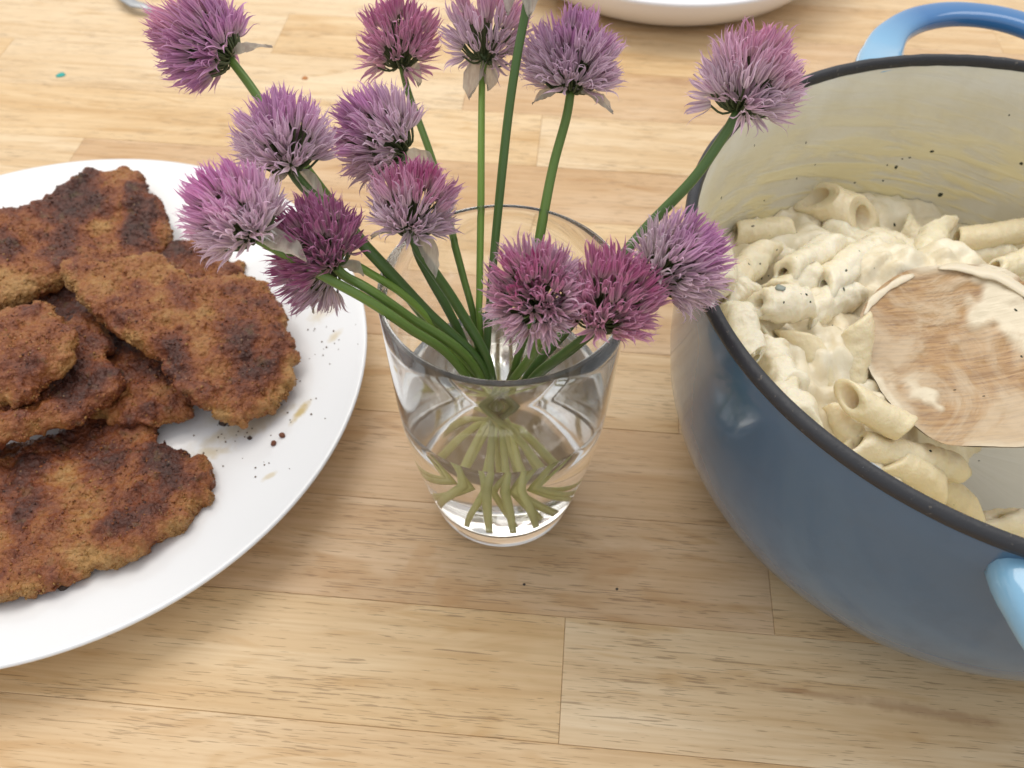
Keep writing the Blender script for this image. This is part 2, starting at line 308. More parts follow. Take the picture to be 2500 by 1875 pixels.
cutlet('added dark filler cutlet standing in for the deep shade in the gap between the others', Z1([(150, 700), (420, 640), (620, 820), (760, 1020), (800, 1300), (640, 1420), (380, 1400), (160, 1200), (60, 950)]), .0110, (0, 0), .009, .85, 9.9)  # added piece, its very dark crust stands in for shade in the gap
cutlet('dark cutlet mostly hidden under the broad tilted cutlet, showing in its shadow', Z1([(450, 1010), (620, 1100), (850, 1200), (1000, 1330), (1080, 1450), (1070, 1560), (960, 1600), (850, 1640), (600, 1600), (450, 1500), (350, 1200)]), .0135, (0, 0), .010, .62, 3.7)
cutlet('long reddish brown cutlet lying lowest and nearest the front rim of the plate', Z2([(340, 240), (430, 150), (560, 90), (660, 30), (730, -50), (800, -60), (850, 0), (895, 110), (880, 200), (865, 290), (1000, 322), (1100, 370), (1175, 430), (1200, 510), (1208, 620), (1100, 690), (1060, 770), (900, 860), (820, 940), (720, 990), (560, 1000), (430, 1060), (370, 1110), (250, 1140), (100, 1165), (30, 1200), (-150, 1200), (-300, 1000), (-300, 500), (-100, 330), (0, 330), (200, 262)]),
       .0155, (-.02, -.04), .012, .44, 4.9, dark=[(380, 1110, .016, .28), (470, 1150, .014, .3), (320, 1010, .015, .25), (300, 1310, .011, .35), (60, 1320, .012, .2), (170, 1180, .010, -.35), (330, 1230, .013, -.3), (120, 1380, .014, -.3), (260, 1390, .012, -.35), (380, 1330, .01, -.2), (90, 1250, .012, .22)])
cutlet('dark red brown cutlet wedged between the small knobbly piece and the lowest cutlet', Z1([(-200, 1350), (0, 1250), (250, 1150), (400, 1010), (500, 955), (590, 1020), (615, 1120), (600, 1220), (690, 1290), (700, 1340), (650, 1425), (560, 1500), (420, 1580), (250, 1625), (100, 1690), (0, 1725), (-250, 1780), (-350, 1550)]),
       .0290, (-.03, -.02), .011, .60, 6.1, dark=[(40, 1000, .018, .25), (200, 930, .012, .2), (60, 1075, .010, -.35), (140, 1040, .01, -.15)])
cutlet('small knobbly golden cutlet on top of the pile at the left edge', Z1([(-200, 1000), (0, 965), (80, 930), (170, 935), (190, 895), (240, 890), (285, 930), (305, 985), (300, 1020), (400, 1040), (438, 1090), (425, 1160), (400, 1220), (330, 1300), (200, 1360), (165, 1435), (0, 1455), (-250, 1440), (-320, 1200)]),
       .0425, (-.02, 0), .013, .30, 7.7, waves=.003, dark=[(20, 840, .009, .22), (70, 890, .008, .2), (20, 905, .010, .2), (30, 780, .010, -.2), (85, 770, .006, .35)])
cutlet('broad golden brown cutlet tilted across the pile, its right end on the bare plate', Z1([(365, 700), (450, 665), (560, 668), (650, 660), (820, 640), (930, 675), (1050, 770), (1200, 795), (1300, 780), (1440, 775), (1530, 850), (1600, 950), (1630, 1080), (1665, 1250), (1655, 1350), (1570, 1440), (1480, 1520), (1380, 1562), (1250, 1520), (1130, 1470), (1000, 1400), (925, 1300), (900, 1220), (760, 1150), (670, 1095), (610, 1040), (510, 970), (430, 840), (370, 770)]),
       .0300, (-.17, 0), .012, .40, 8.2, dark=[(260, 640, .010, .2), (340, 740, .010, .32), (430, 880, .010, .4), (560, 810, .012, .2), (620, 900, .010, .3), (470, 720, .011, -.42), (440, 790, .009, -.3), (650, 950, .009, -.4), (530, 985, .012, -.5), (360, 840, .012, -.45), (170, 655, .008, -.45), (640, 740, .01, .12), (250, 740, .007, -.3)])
# crumbs and specks on the plate
crm = m_simple('burnt_crumb', (.05, .025, .015), .6); crm2 = m_simple('brown_crumb', (.16, .05, .02), .6); herb = m_simple('dried_herb', (.028, .034, .018), .7); pale = m_simple('pale_crumb', (.6, .45, .25), .6)
def lump(r, seed, sq=.7, n=10):
    V, F = [], []
    for i in range(n//2+1):
        t = math.pi*i/(n//2)
        for k in range(n): a = 2*math.pi*k/n; V.append((math.sin(t)*math.cos(a), math.sin(t)*math.sin(a), math.cos(t)))
    V = np.array(V); V *= (r*(1+.35*vnoise(V*1.3+seed*7.1)))[:, None]; V[:, 2] *= sq
    for i in range(n//2):
        for k in range(n): l = (k+1) % n; F.append((i*n+k, (i+1)*n+k, (i+1)*n+l, i*n+l))
    return V, F
def plate_z(x, y):
    r = math.hypot(x-PC[0], y-PC[1]); return float(np.interp(r, [p[0] for p in pl[:8]], [p[1] for p in pl[:8]]))
def on_plate(px, py):
    q = P(px, py, .010)
    for _ in range(6): q = P(px, py, plate_z(q[0], q[1]))
    return q
for (px, py, r, mt, lab) in [(547, 1033, .0021, crm, 'black burnt crumb on the plate just below the broad cutlet'), (690, 1065, .0014, crm2, 'upper of two round reddish crumbs near the right of the plate'), (669, 1084, .0014, crm2, 'lower of two round reddish crumbs near the right of the plate'),
                             (610, 1071, .0011, crm, 'small black crumb between the burnt crumb and the round reddish crumbs'), (385, 1060, .0011, crm, 'small black crumb beside the lowest cutlet, left of the oil stain'), (158, 1432, .0022, crm, 'dark crumb tucked under the front edge of the lowest cutlet')]:
    q = on_plate(px, py); V, F = lump(r, px); o = link('crumb', mesh('crumb', V, F, mt), loc=(q[0], q[1], q[2]+r*.5)); tag(o, lab, 'crumb', 'larger crumbs on the plate')
V, F = [], []
for k in range(60):
    px, py = random.choice([(600, 1060), (560, 1040), (780, 800), (720, 1000), (650, 1130), (800, 860), (500, 1100)]); px += random.gauss(0, 38); py += random.gauss(0, 22); q = on_plate(px, py)
    v, f = lump(random.uniform(.00022, .0005), k, .5, 6); o = len(V); V += [tuple(x+q+[0, 0, .0002]) for x in v]; F += [tuple(i+o for i in g) for g in f]
o = link('fine_crumbs', mesh('fine_crumbs', V, F, m_simple('fine_crumb', (.12, .07, .03), .7))); tag(o, 'scatter of tiny brown crumbs on the bare part of the plate', 'crumbs', kind='stuff')
for (px, py, r, c, lab, nm) in [(149, 183, .0030, (.02, .34, .30), 'tiny teal paint fleck on the table above the plate', 'paint_fleck'), (744, 191, .0022, (.45, .17, .04), 'small orange crumb on the table above the second flower row', 'crumb'), (1506, 1438, .0006, (.02, .015, .01), 'tiny black speck on the table below and right of the glass', 'crumb'), (1280, 1427, .0006, (.03, .02, .02), 'tiny dark speck on the table just below the glass', 'crumb')]:
    q = P(px, py); V, F = lump(r, px, .12, 12); o = link(nm, mesh(nm, V, F, m_simple(nm+'_colour', c, .6)), loc=(q[0], q[1], r*.07)); tag(o, lab, 'speck')
# ------------------------------------------------------------------ casserole pot
QC = np.array([.1944, .2438]); QZ = .125
def m_enamel():
    m = NM('blue_enamel', Roughness=.17, Specular=.5, Coat=.5); m.set('Coat Roughness', .06)
    c = m.coord('Object'); z = m.n('ShaderNodeSeparateXYZ'); m.t.links.new(m.n('ShaderNodeTexCoord').outputs['Object'], z.inputs[0])
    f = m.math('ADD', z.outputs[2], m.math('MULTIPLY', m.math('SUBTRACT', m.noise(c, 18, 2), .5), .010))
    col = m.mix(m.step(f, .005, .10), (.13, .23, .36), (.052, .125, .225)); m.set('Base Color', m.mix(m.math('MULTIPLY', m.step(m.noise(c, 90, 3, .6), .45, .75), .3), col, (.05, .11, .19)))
    m.bump(m.noise(c, 60, 2), .06, .002); return m.m
def m_handle():
    m = NM('blue_handle_enamel', Roughness=.13, Specular=.5, Coat=.6); a = m.attr('along')
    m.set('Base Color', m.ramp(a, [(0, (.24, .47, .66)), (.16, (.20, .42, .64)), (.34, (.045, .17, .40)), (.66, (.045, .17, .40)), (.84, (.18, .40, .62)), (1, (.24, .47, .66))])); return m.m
def m_inner():
    m = NM('cream_enamel_smeared_with_sauce', Specular=.5)
    c = m.n('ShaderNodeTexCoord').outputs['Object']; s = m.n('ShaderNodeSeparateXYZ'); m.t.links.new(c, s.inputs[0])
    an = m.math('ARCTAN2', s.outputs[1], s.outputs[0]); z = s.outputs[2]; k = m.n('ShaderNodeCombineXYZ')
    m.put(k.inputs[0], m.math('MULTIPLY', m.math('ADD', an, m.math('MULTIPLY', z, 11.)), 2.4)); m.put(k.inputs[1], m.math('MULTIPLY', m.math('SUBTRACT', z, m.math('MULTIPLY', an, .028)), 150.))
    st = m.noise(k.outputs[0], 1., 4, .6, .7); big = m.noise(c, 26, 3, .6)
    low = m.step(z, .112, .055); msk = m.math('MULTIPLY', m.math('MULTIPLY', m.step(z, .012, .03), m.math('ADD', .18, m.math('MULTIPLY', low, .82))), m.step(m.math('ADD', st, m.math('MULTIPLY', m.math('SUBTRACT', big, .5), .5)), .40, .62))
    fl = m.step(s.outputs[2], .012, .03)
    base = m.mix(fl, (.47, .46, .41), m.mix(m.step(m.noise(c, 60, 4, .6), .35, .7), (.71, .675, .56), (.66, .615, .48)))
    col = m.mix(m.math('MULTIPLY', msk, .85), base, (.80, .70, .38)); rid = m.step(st, .60, .74); col = m.mix(m.math('MULTIPLY', m.math('MULTIPLY', m.math('MULTIPLY', rid, m.step(z, .012, .03)), low), .7), col, (.86, .80, .58))
    m.set('Base Color', col); m.set('Roughness', .30); m.bump(m.math('ADD', m.math('MULTIPLY', msk, .6), m.math('MULTIPLY', st, .8)), .35, .0012); return m.m
def m_rim():
    m = NM('black_iron_rim', Specular=.4); c = m.coord('Object'); n = m.noise(c, 330, 4, .7)
    m.set('Base Color', m.mix(m.step(n, .62, .70), (.030, .031, .036), (.13, .115, .10))); m.set('Roughness', m.math('ADD', .28, m.math('MULTIPLY', n, .4))); m.bump(n, .5, .0006); return m.m
pot = empty('casserole_pot', (*QC, 0)); tag(pot, 'blue enamelled casserole pot full of creamy pasta at the right', 'pot')
outer = [(.0001, .0), (.090, .0), (.096, .0006), (.1035, .0045), (.1100, .0105), (.1165, .020), (.1225, .033), (.1262, .046), (.1282, .060), (.1295, .080), (.1306, .105), (.1312, .1195), (.1308, .1215), (.1300, .1215)]
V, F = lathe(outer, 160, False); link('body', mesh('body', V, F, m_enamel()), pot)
inner = [(.0001, .0075), (.070, .0075), (.090, .0085), (.102, .0125), (.1110, .020), (.1180, .034), (.1220, .050), (.1242, .070), (.1262, .100), (.1272, .1205), (.1281, .1212)]
V, F = lathe(inner, 160, False); F = [f[::-1] for f in F]; link('interior', mesh('interior', V, F, m_inner()), pot)
rp = [(.1275, .1216), (.1277, .1238), (.1282, .1249), (.1290, .1254), (.1306, .1252), (.1318, .1244), (.1323, .1230), (.1321, .1214), (.1311, .1205), (.1290, .1205), (.1279, .1208)]
V, F = lathe(rp, 200, True); V = np.array(V); V += (.00012*fbm(V, 240, 2))[:, None]*np.c_[V[:, :2]/.13, np.ones(len(V))]; link('rim', mesh('rim', V, F, m_rim()), pot)
hm = m_handle()
def handle(phi):
    tt = [(-.0460, .1205), (-.0485, .1275), (-.0485, .142), (-.043, .161), (-.030, .177), (-.011, .186), (.011, .186), (.030, .177), (.043, .161), (.0485, .142), (.0485, .1275), (.0460, .1205)]
    zz = [.1108, .1118, .1115, .1135, .1145, .115, .115, .1145, .1135, .1115, .1118, .1108]
    e = np.array([math.cos(phi), math.sin(phi)]); t = np.array([math.sin(phi), -math.cos(phi)])
    pts = [(*(e*r+t*a), z) for (a, r), z in zip(tt, zz)]; pa = spline(pts, 64); s = np.linspace(0, 1, 64)
    rad = np.interp(s, [0, .06, .14, .25, .5, .75, .86, .94, 1], [.0165, .0132, .0098, .0076, .0070, .0076, .0098, .0132, .0165])
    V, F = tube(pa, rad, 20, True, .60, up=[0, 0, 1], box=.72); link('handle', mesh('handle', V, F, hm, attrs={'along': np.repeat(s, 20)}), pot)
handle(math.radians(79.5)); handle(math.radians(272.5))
# ------------------------------------------------------------------ pasta
def m_pasta():
    m = NM('penne_in_cream_sauce', Specular=.45, Subsurface=.25); m.set('Subsurface Radius', (.005, .003, .0012)); m.set('Subsurface Scale', 1.)
    c = m.coord('Object'); s = m.attr('sauce'); n = m.noise(c, 90, 3, .6); f = m.math('ADD', s, m.math('MULTIPLY', m.math('SUBTRACT', n, .5), .8))
    col = m.mix(m.step(f, .3, .7), (.81, .69, .46), (.84, .77, .60)); col = m.mix(m.step(m.noise(c, 35, 2), .35, .75), col, (.80, .70, .48)); sp = m.step(m.voro(c, 190), .05, .03); col = m.mix(m.math('MULTIPLY', sp, m.step(n, .56, .64)), col, (.10, .11, .06))
    m.set('Base Color', col); m.set('Roughness', m.math('ADD', .15, m.math('MULTIPLY', n, .3))); m.bump(m.math('ADD', m.noise(c, 240, 3, .6), m.math('MULTIPLY', m.noise(c, 600, 3), .35)), .55, .0013); return m.m
PASTA = m_pasta()
def penne(label, a, b, za, zb, r=.0062, sauce=.5, cut=(.9, .9), spin=0., seed=1, group='penne tubes in the pot', bump=1.):
    A, B = P(*a, za), P(*b, zb); c = (A+B)/2; X = B-A; Ln = np.linalg.norm(X); X /= Ln
    Y = np.cross([0, 0, 1.], X); Y /= np.linalg.norm(Y); Z = np.cross(X, Y); Y, Z = math.cos(spin)*Y+math.sin(spin)*Z, -math.sin(spin)*Y+math.cos(spin)*Z
    nu, nv = 44, 30; V = []; ins = []
    flat = 1-.12*((seed*37) % 10)/10; bend = ((seed*53) % 20-10)/10*.0022
    for (rr, inner_) in ((r, 0), (r*(.60 if sauce < .6 else .34), 1)):
        us = np.linspace(0, 1, nu)
        for i, u in enumerate(us if not inner_ else us[::-1]):
            for k in range(nv):
                t = 2*math.pi*k/nv; cy_, sy = math.cos(t)*rr, math.sin(t)*rr*flat
                lo = -Ln/2+cut[0]*cy_; hi = Ln/2+cut[1]*cy_*-1
                e = min(u, 1-u)*nu; rd = 1. if e > 1.2 else (.90+.083*e if not inner_ else 1.08-.066*e)
                x = lo+(hi-lo)*u; V.append((x, cy_*rd+bend*(1-(2*x/Ln)**2), sy*rd)); ins.append(inner_)
    V = np.array(V); M = 2*nu; F = [(i*nv+k, ((i+1) % M)*nv+k, ((i+1) % M)*nv+(k+1) % nv, i*nv+(k+1) % nv) for i in range(M) for k in range(nv)]
    F = [f[::-1] for f in F]
    me = mesh('penne', V, F, PASTA, attrs={'sauce': np.full(len(V), sauce)})
    nr = np.empty(len(V)*3); me.vertices.foreach_get('normal', nr); nr = nr.reshape(-1, 3)
    am = .35+1.5*sauce; dd = bump*am*(.00075*fbm(V, 130, 2, seed*3.3)+.00075*vnoise(V*65+seed*9.1)+.0003*fbm(V, 420, 2))
    dd = np.where(np.array(ins) == 1, dd*.3, dd+.0004*sauce); me.vertices.foreach_set('co', (V+nr*dd[:, None]).ravel()); me.update()
    o = link('penne', me); o.matrix_world = Matrix([[X[0], Y[0], Z[0], c[0]], [X[1], Y[1], Z[1], c[1]], [X[2], Y[2], Z[2], c[2]], [0, 0, 0, 1]])
    return tag(o, label, 'pasta', group)
PN = [
 ('penne with its open hollow end facing up left, lowest left of the wooden spoon', (2072, 968), (2215, 1048), .080, .070, .0066, .12, (.9, .5), 2.9),
 ('long pale penne lying flat below the wooden spoon, above the front rim', (2085, 1082), (2335, 1135), .066, .048, .0066, .45, (.8, .6), .6),
 ('penne curving along the black rim under the long pale penne', (2160, 1120), (2295, 1200), .060, .045, .0066, .25, (.7, .8), 1.2),
 ('pointed penne tip lying against the rim nearest the bare pot floor', (2265, 1168), (2372, 1240), .038, .026, .0062, .3, (.8, 1.2), .2),
 ('upright penne with a slanted opening just left of the wooden spoon', (2088, 790), (2068, 945), .078, .060, .0074, .25, (.85, .5), 3.3),
 ('pale penne with a sharp pointed tip between the saucy heap and the upright penne', (1945, 815), (2028, 980), .074, .058, .0070, .25, (.85, .4), .3),
 ('sauce coated penne running down the left front of the pot beside the rim', (1800, 760), (1842, 880), .083, .084, .0068, .95, (.7, .7), 0.),
 ('sauce coated penne below the knobbly one, pointing down the pot', (1880, 830), (1935, 950), .074, .078, .0066, .9, (.8, .6), 1.),
 ('sauce covered penne hugging the front rim left of the hollow penne', (1905, 945), (1972, 1050), .078, .080, .0064, .9, (.6, .9), 2.),
 ('knobbly penne with open left end and a grey herb disc on top', (1850, 742), (1985, 738), .082, .078, .0068, .85, (.5, .6), 1.8),
 ('triangular penne end pointing up, right of the rightmost flower', (1775, 690), (1872, 600), .076, .072, .0072, .5, (.5, 1.0), .8),
 ('short penne lying level at the upper left against the pot wall', (1795, 572), (1925, 560), .062, .060, .0062, .35, (.3, .3), 0.),
 ('torn wide penne at the top of the heap against the back wall', (1985, 480), (2110, 535), .062, .060, .0105, .3, (1.1, .9), 1.9),
 ('saucy penne leaning up to the torn wide penne', (1910, 670), (2040, 585), .070, .064, .0080, .95, (.6, .9), 1.2),
 ('saucy penne across the middle of the heap', (2010, 700), (2165, 600), .068, .060, .0075, .95, (.8, .8), .4),
 ('penne lying under the upper row, left of the knuckle shaped penne', (2118, 575), (2232, 618), .056, .054, .0055, .6, (.9, .9), 0.),
 ('short penne just above the orange flecked spoon edge', (2110, 680), (2240, 622), .062, .058, .0068, .7, (1., .8), 2.),
 ('knuckle shaped penne standing beside the long toasted penne', (2292, 548), (2262, 640), .060, .060, .0068, .55, (1.2, .5), 3.),
 ('long toasted penne at the back right below the wall', (2335, 585), (2530, 558), .056, .056, .0066, .15, (.4, .5), 0.),
 ('penne at the right edge behind the spoon', (2420, 660), (2560, 600), .060, .062, .0064, .5, (1., .5), .9),
 ('penne peeping out above the blue pot rim beside the rightmost flower', (1755, 600), (1765, 700), .078, .084, .0064, .6, (.5, .5), 0.),
 ('shadowed penne under the hollow ended penne', (2040, 1000), (2090, 1070), .064, .060, .0062, .5, (.6, .6), 0.),
 ('saucy penne beneath the knobbly one, in the middle of the heap', (1965, 780), (2090, 720), .066, .060, .0062, .9, (.8, .8), .5),
 ('shaded penne in the hollow left of the wooden spoon', (2130, 735), (2190, 650), .052, .050, .0060, .5, (.8, .8), .5),
 ('broken penne pieces at the lower right corner of the pot floor', (2430, 1262), (2540, 1290), .020, .020, .0072, .8, (1.2, .6), 1.)]
for k, (lab, a, b, za, zb, r, sa, ct, sp) in enumerate(PN): penne(lab, a, b, za+(.0035 if sa > .65 else 0), zb+(.0035 if sa > .65 else 0), r*.92, sa, ct, sp, k+1)
HS_L = ['behind the torn wide penne, near the back wall', 'left of the heap, below the short level penne', 'in the upper middle of the heap', 'just above the knobbly penne', 'left of the knuckle shaped penne', 'in the hollow above the upright penne', 'left of the knobbly penne', 'under the long toasted penne', 'nearest the rightmost flower', 'just above the top edge of the wooden spoon']
for k, (a, b, z) in enumerate([((2040, 560), (2130, 600), .055), ((1830, 640), (1930, 620), .060), ((1990, 640), (2080, 590), .062), ((1900, 720), (1990, 660), .068), ((2210, 560), (2260, 600), .050), ((1990, 900), (2060, 830), .056),
                               ((1850, 810), (1900, 760), .070), ((2360, 620), (2460, 620), .048), ((1760, 730), (1830, 700), .074), ((2200, 690), (2300, 640), .052)]):
    penne('half sunk penne '+HS_L[k], a, b, z, z, .0062, .9, (.7, .7), k*.9, k+40, 'half sunk penne in the heap')
# the sauce that binds them: one uneven mass on the pot floor
def m_sauce():
    m = NM('cream_sauce', Specular=.5, Subsurface=.2); m.set('Subsurface Radius', (.004, .003, .002)); c = m.coord('Object'); n = m.noise(c, 70, 4, .6)
    col = m.mix(m.step(n, .3, .7), (.83, .765, .60), (.77, .67, .47)); sp = m.step(m.voro(c, 210), .06, .03); col = m.mix(m.math('MULTIPLY', sp, m.step(n, .5, .6)), col, (.10, .11, .06))
    m.set('Base Color', col); m.set('Roughness', .3); m.bump(m.noise(c, 260, 4, .6), .4, .001); return m.m
nr_, na_ = 90, 220; V, F = [], []
ctrl = [(P(1790, 690, .066), .066), (P(1930, 620, .058), .058), (P(2050, 560, .048), .048), (P(2200, 620, .047), .047), (P(2350, 640, .044), .044), (P(2500, 620, .042), .042), (P(1850, 850, .070), .070), (P(1950, 980, .066), .066), (P(2050, 850, .050), .050),
        (P(2200, 900, .044), .044), (P(2150, 1100, .050), .050), (P(2300, 1200, .028), .022), (P(2350, 1000, .035), .03), (P(2400, 1180, .01), -.012), (P(2500, 1150, .01), -.012), (P(2650, 1100, .01), -.010), (P(2600, 800, .03), .03), (P(2450, 1330, .02), .004), (P(2700, 600, .04), .04), (P(2085, 840, .071), .072), (P(2095, 760, .074), .074), (P(2150, 1015, .064), .065), (P(2215, 635, .077), .076), (P(2330, 628, .079), .077), (np.array([.28, .16, 0]), 0.), (np.array([.20, .13, 0]), .0)]
CP = np.array([q[:2] for q, _ in ctrl]); CZ = np.array([z-(.0015 if .02 < z < .071 else 0) for _, z in ctrl])
def heap(x, y):
    d2 = (CP[:, 0]-x)**2+(CP[:, 1]-y)**2; w = 1/(d2+.0002)**2; return float((w@CZ)/w.sum())
for i in range(nr_):
    for j in range(na_):
        rr = .1235*(i/(nr_-1)); a = 2*math.pi*j/na_; x, y = QC[0]+rr*math.cos(a), QC[1]+rr*math.sin(a); V.append((x, y, heap(x, y)))
V = np.array(V); V[:, 2] += np.where(V[:, 2] > .005, .002+.0058*fbm(V*[1, 1, 0], 62, 3)+.0035*np.abs(vnoise(V*[130, 130, 0])), 0)
rad_ = np.linalg.norm(V[:, :2]-QC, axis=1); lim = np.interp(V[:, 2], [p[1] for p in inner[1:]], [p[0] for p in inner[1:]]); k_ = np.minimum(1, (lim-.0004)/np.maximum(rad_, 1e-6)); V[:, :2] = QC+(V[:, :2]-QC)*k_[:, None]
F = [(i*na_+j, i*na_+(j+1) % na_, (i+1)*na_+(j+1) % na_, (i+1)*na_+j) for i in range(nr_-1) for j in range(na_)]
F = [f for f in F if max(V[i][2] for i in f) > .006]; F = [f[::-1] for f in F]
o = link('cream_sauce', mesh('cream_sauce', V, F, m_sauce())); tag(o, 'thick cream sauce binding the penne in the blue pot', 'sauce', kind='stuff')
# ------------------------------------------------------------------ wooden spoon in the pot
def m_spoon():
    m = NM('wet_spoon_wood', Specular=.5); c = m.n('ShaderNodeTexCoord').outputs['Object']
    def q(sx, sy, rz=0.):
        k = m.n('ShaderNodeMapping'); m.t.links.new(c, k.inputs[0]); k.inputs['Scale'].default_value = (sx, sy, .5); k.inputs['Rotation'].default_value = (0, 0, rz); return k.outputs[0]
    g = m.noise(q(40, 700, -.1), 1, 3, .6); d = m.noise(q(160, 1700, -.1), 1, 1, .5); wood = m.mix(m.step(g, .35, .7), (.46, .27, .11), (.28, .15, .058)); wood = m.mix(m.math('MULTIPLY', m.step(d, .60, .68), .6), wood, (.16, .07, .03))
    f = m.noise(q(24, 24), 1, 5, .62, 1.2); film = m.step(f, .40, .60); st = m.attr('sau')
    ed = m.attr('edge'); film = m.math('MAXIMUM', film, ed)
    col = m.mix(m.math('MULTIPLY', film, .62), wood, (.60, .49, .34)); col = m.mix(m.math('MULTIPLY', m.math('MULTIPLY', st, m.step(m.noise(q(90, 120), 1, 4, .6), .15, .5)), .95), col, (.76, .67, .50)); col = m.mix(m.math('MULTIPLY', ed, .6), col, (.66, .57, .42))
    m.set('Base Color', col); m.set('Roughness', m.math('ADD', .28, m.math('MULTIPLY', g, .2))); m.bump(m.math('ADD', m.math('MULTIPLY', st, 1.2), m.math('ADD', film, m.math('MULTIPLY', g, .5))), .5, .0008); return m.m
SP = m_spoon()
def sz(px, py): return .070+.012*(px-2100)/400+.016*(850-py)/440
head = [(2100, 770), (2117, 737), (2158, 694), (2226, 658), (2328, 648), (2429, 656), (2500, 690), (2570, 745), (2620, 830), (2640, 930), (2600, 1030), (2530, 1085), (2433, 1092), (2306, 1083), (2230, 1040), (2170, 985), (2125, 910), (2100, 840)]
HP = np.array([P(x, y, sz(x, y)) for x, y in head]); HS = spline(np.vstack([HP, HP[:1]]), 280)[:-1]; hc = HS.mean(0)
spn = empty('wooden_spoon', tuple(hc)); tag(spn, 'broad wooden spoon smeared with cream sauce, resting in the pasta', 'spoon')
V, F, ed = [], [], []; NR = 64; n = len(HS)
for side in (0, 1):
    for i in range(NR+1):
        s = i/NR; rr = math.sin(s*math.pi/2)
        for p in HS:
            v = (p-hc)*rr; dish = -.0055*(1-rr**2); th = .0045*(1-.55*rr**3)*math.sqrt(max(0, 1-rr**8)); V.append(v+np.array([0, 0, dish-(th if side else 0)])); ed.append(max(0, (rr-.90)/.10)**1.3)
m_ = (NR+1)*n
for i in range(NR):
    for k in range(n):
        l = (k+1) % n; F.append((i*n+k, (i+1)*n+k, (i+1)*n+l, i*n+l)); F.append((m_+i*n+k, m_+i*n+l, m_+(i+1)*n+l, m_+(i+1)*n+k))
V = np.array(V); ed = np.array(ed); ww = V+[.5, .7, 0]; ww = ww*[1, 1, 0]
rdg = 1-np.abs(fbm(ww+.006*np.c_[vnoise(ww*90), vnoise(ww*90+5), ww[:, 2]], 55, 2, 2.)); web = np.clip((rdg-.64)/.20, 0, 1)*np.clip(.5+1.3*vnoise(ww*38+3), 0, 1)
blobs = np.clip((fbm(ww, 60, 3, 8.)-.42)/.25, 0, 1); ed = ed*np.clip(.55+1.2*vnoise(ww*60+11), 0, 1); sau = np.clip(np.maximum(web, blobs)+ed*.8, 0, 1); V[:, 2] += .0002*fbm(V, 200, 2)+np.where(np.arange(len(V)) < m_, .0013*sau*(1-.6*ed)+.0006*np.clip(fbm(ww, 130, 2), 0, 1), 0)
link('spoon_head', mesh('spoon_head', V, F, SP, attrs={'edge': ed, 'sau': sau}), spn)
hx = P(2610, 880, sz(2610, 880))-hc; V, F = tube(spline([hx+[-.003, -.001, -.001], hx+[.01, .004, .004], hx+[.07, .03, .030], hx+[.19, .08, .085]], 30), np.interp(np.linspace(0, 1, 30), [0, .15, 1], [.011, .0075, .0065]), 14, True, .8)
link('spoon_shaft', mesh('spoon_shaft', V, F, SP, attrs={'edge': np.zeros(len(V)), 'sau': np.zeros(len(V))}), spn)
# thick strands of sauce stuck to the spoon
sm = NM('sauce_smear', Base_Color=(.72, .63, .47), Roughness=.25, Specular=.5, Subsurface=.2).m; sm.node_tree.nodes['Principled BSDF'].inputs['Subsurface Radius'].default_value = (.003, .002, .001)
# ------------------------------------------------------------------ drinking glass and water
GC = np.array([-.0034, .2190])
def m_glass(name, col, ior, rough=0.):
    m = NM(name, Base_Color=col, Roughness=rough, Transmission=1.0); m.set('IOR', ior); return m.m
gp = [(.0001, .0), (.0265, .0), (.0288, .0006), (.0300, .0022), (.0310, .0060), (.0330, .0160), (.0358, .0300), (.0384, .0450), (.0402, .0600), (.0413, .0780), (.0420, .0950), (.0426, .1150), (.0430, .1262), (.0427, .1277), (.0420, .1282), (.0414, .1276), (.0411, .1262),
      (.0408, .1150), (.0402, .0950), (.0395, .0780), (.0384, .0600), (.0366, .0450), (.0340, .0300), (.0312, .0170), (.0295, .0125), (.0260, .0112), (.0001, .0108)]
V, F = lathe(gp, 128, False)
g = link('drinking_glass', mesh('drinking_glass', V, F, m_glass('clear_glass', (.998, 1., .999), 1.46, .035)), loc=(*GC, .0002)); tag(g, 'clear tapering drinking glass used as a vase, standing between plate and pot', 'glass')
WZ = .0745; inn = gp[16:]; rI = np.interp(WZ, [p[1] for p in inn][::-1], [p[0] for p in inn][::-1])
wp_ = [(.0001, .01085), (.0259, .01125), (.0294, .01255), (.0311, .0171), (.0339, .0301), (.0365, .0451), (.0383, .0601), (rI-.00008, WZ), (.020, WZ), (.0001, WZ)]
wp_ = [(r+.00018 if 3 < i < 8 or i in (1, 2, 3) else r, z-(.00018 if i < 3 else 0)) for i, (r, z) in enumerate(wp_)]
V, F = lathe(wp_, 96, False)
w = link('water', mesh('water', V, F, m_glass('water', (1., 1., .985), 1.333)), loc=(*GC, .0002)); tag(w, 'clear water filling the lower half of the drinking glass', 'water')
# ------------------------------------------------------------------ chives
def m_petal():
    m = NM('chive_petal', Roughness=.55, Specular=.3, Sheen=.2); t = m.attr('along'); x = m.attr('across'); oc = m.objcol()
    base = m.mix(.6, oc, (.66, .60, .52)); tip = m.mix(.35, oc, (.80, .50, .74))
    col = m.mix(m.step(t, .02, .55), base, oc); col = m.mix(m.math('MULTIPLY', m.step(t, .62, 1.), .8), col, tip)
    col = m.mix(m.math('MULTIPLY', m.step(x, .45, .05), .55), col, m.mix(1., oc, (.46, .30, .50), 'MULTIPLY')); m.set('Base Color', col)
    tr = m.n('ShaderNodeBsdfTranslucent'); m.put(tr.inputs[0], col); mx = m.n('ShaderNodeMixShader'); mx.inputs[0].default_value = .30
    m.t.links.new(m.b.outputs[0], mx.inputs[1]); m.t.links.new(tr.outputs[0], mx.inputs[2]); m.t.links.new(mx.outputs[0], m.t.nodes['Material Output'].inputs[0]); return m.m
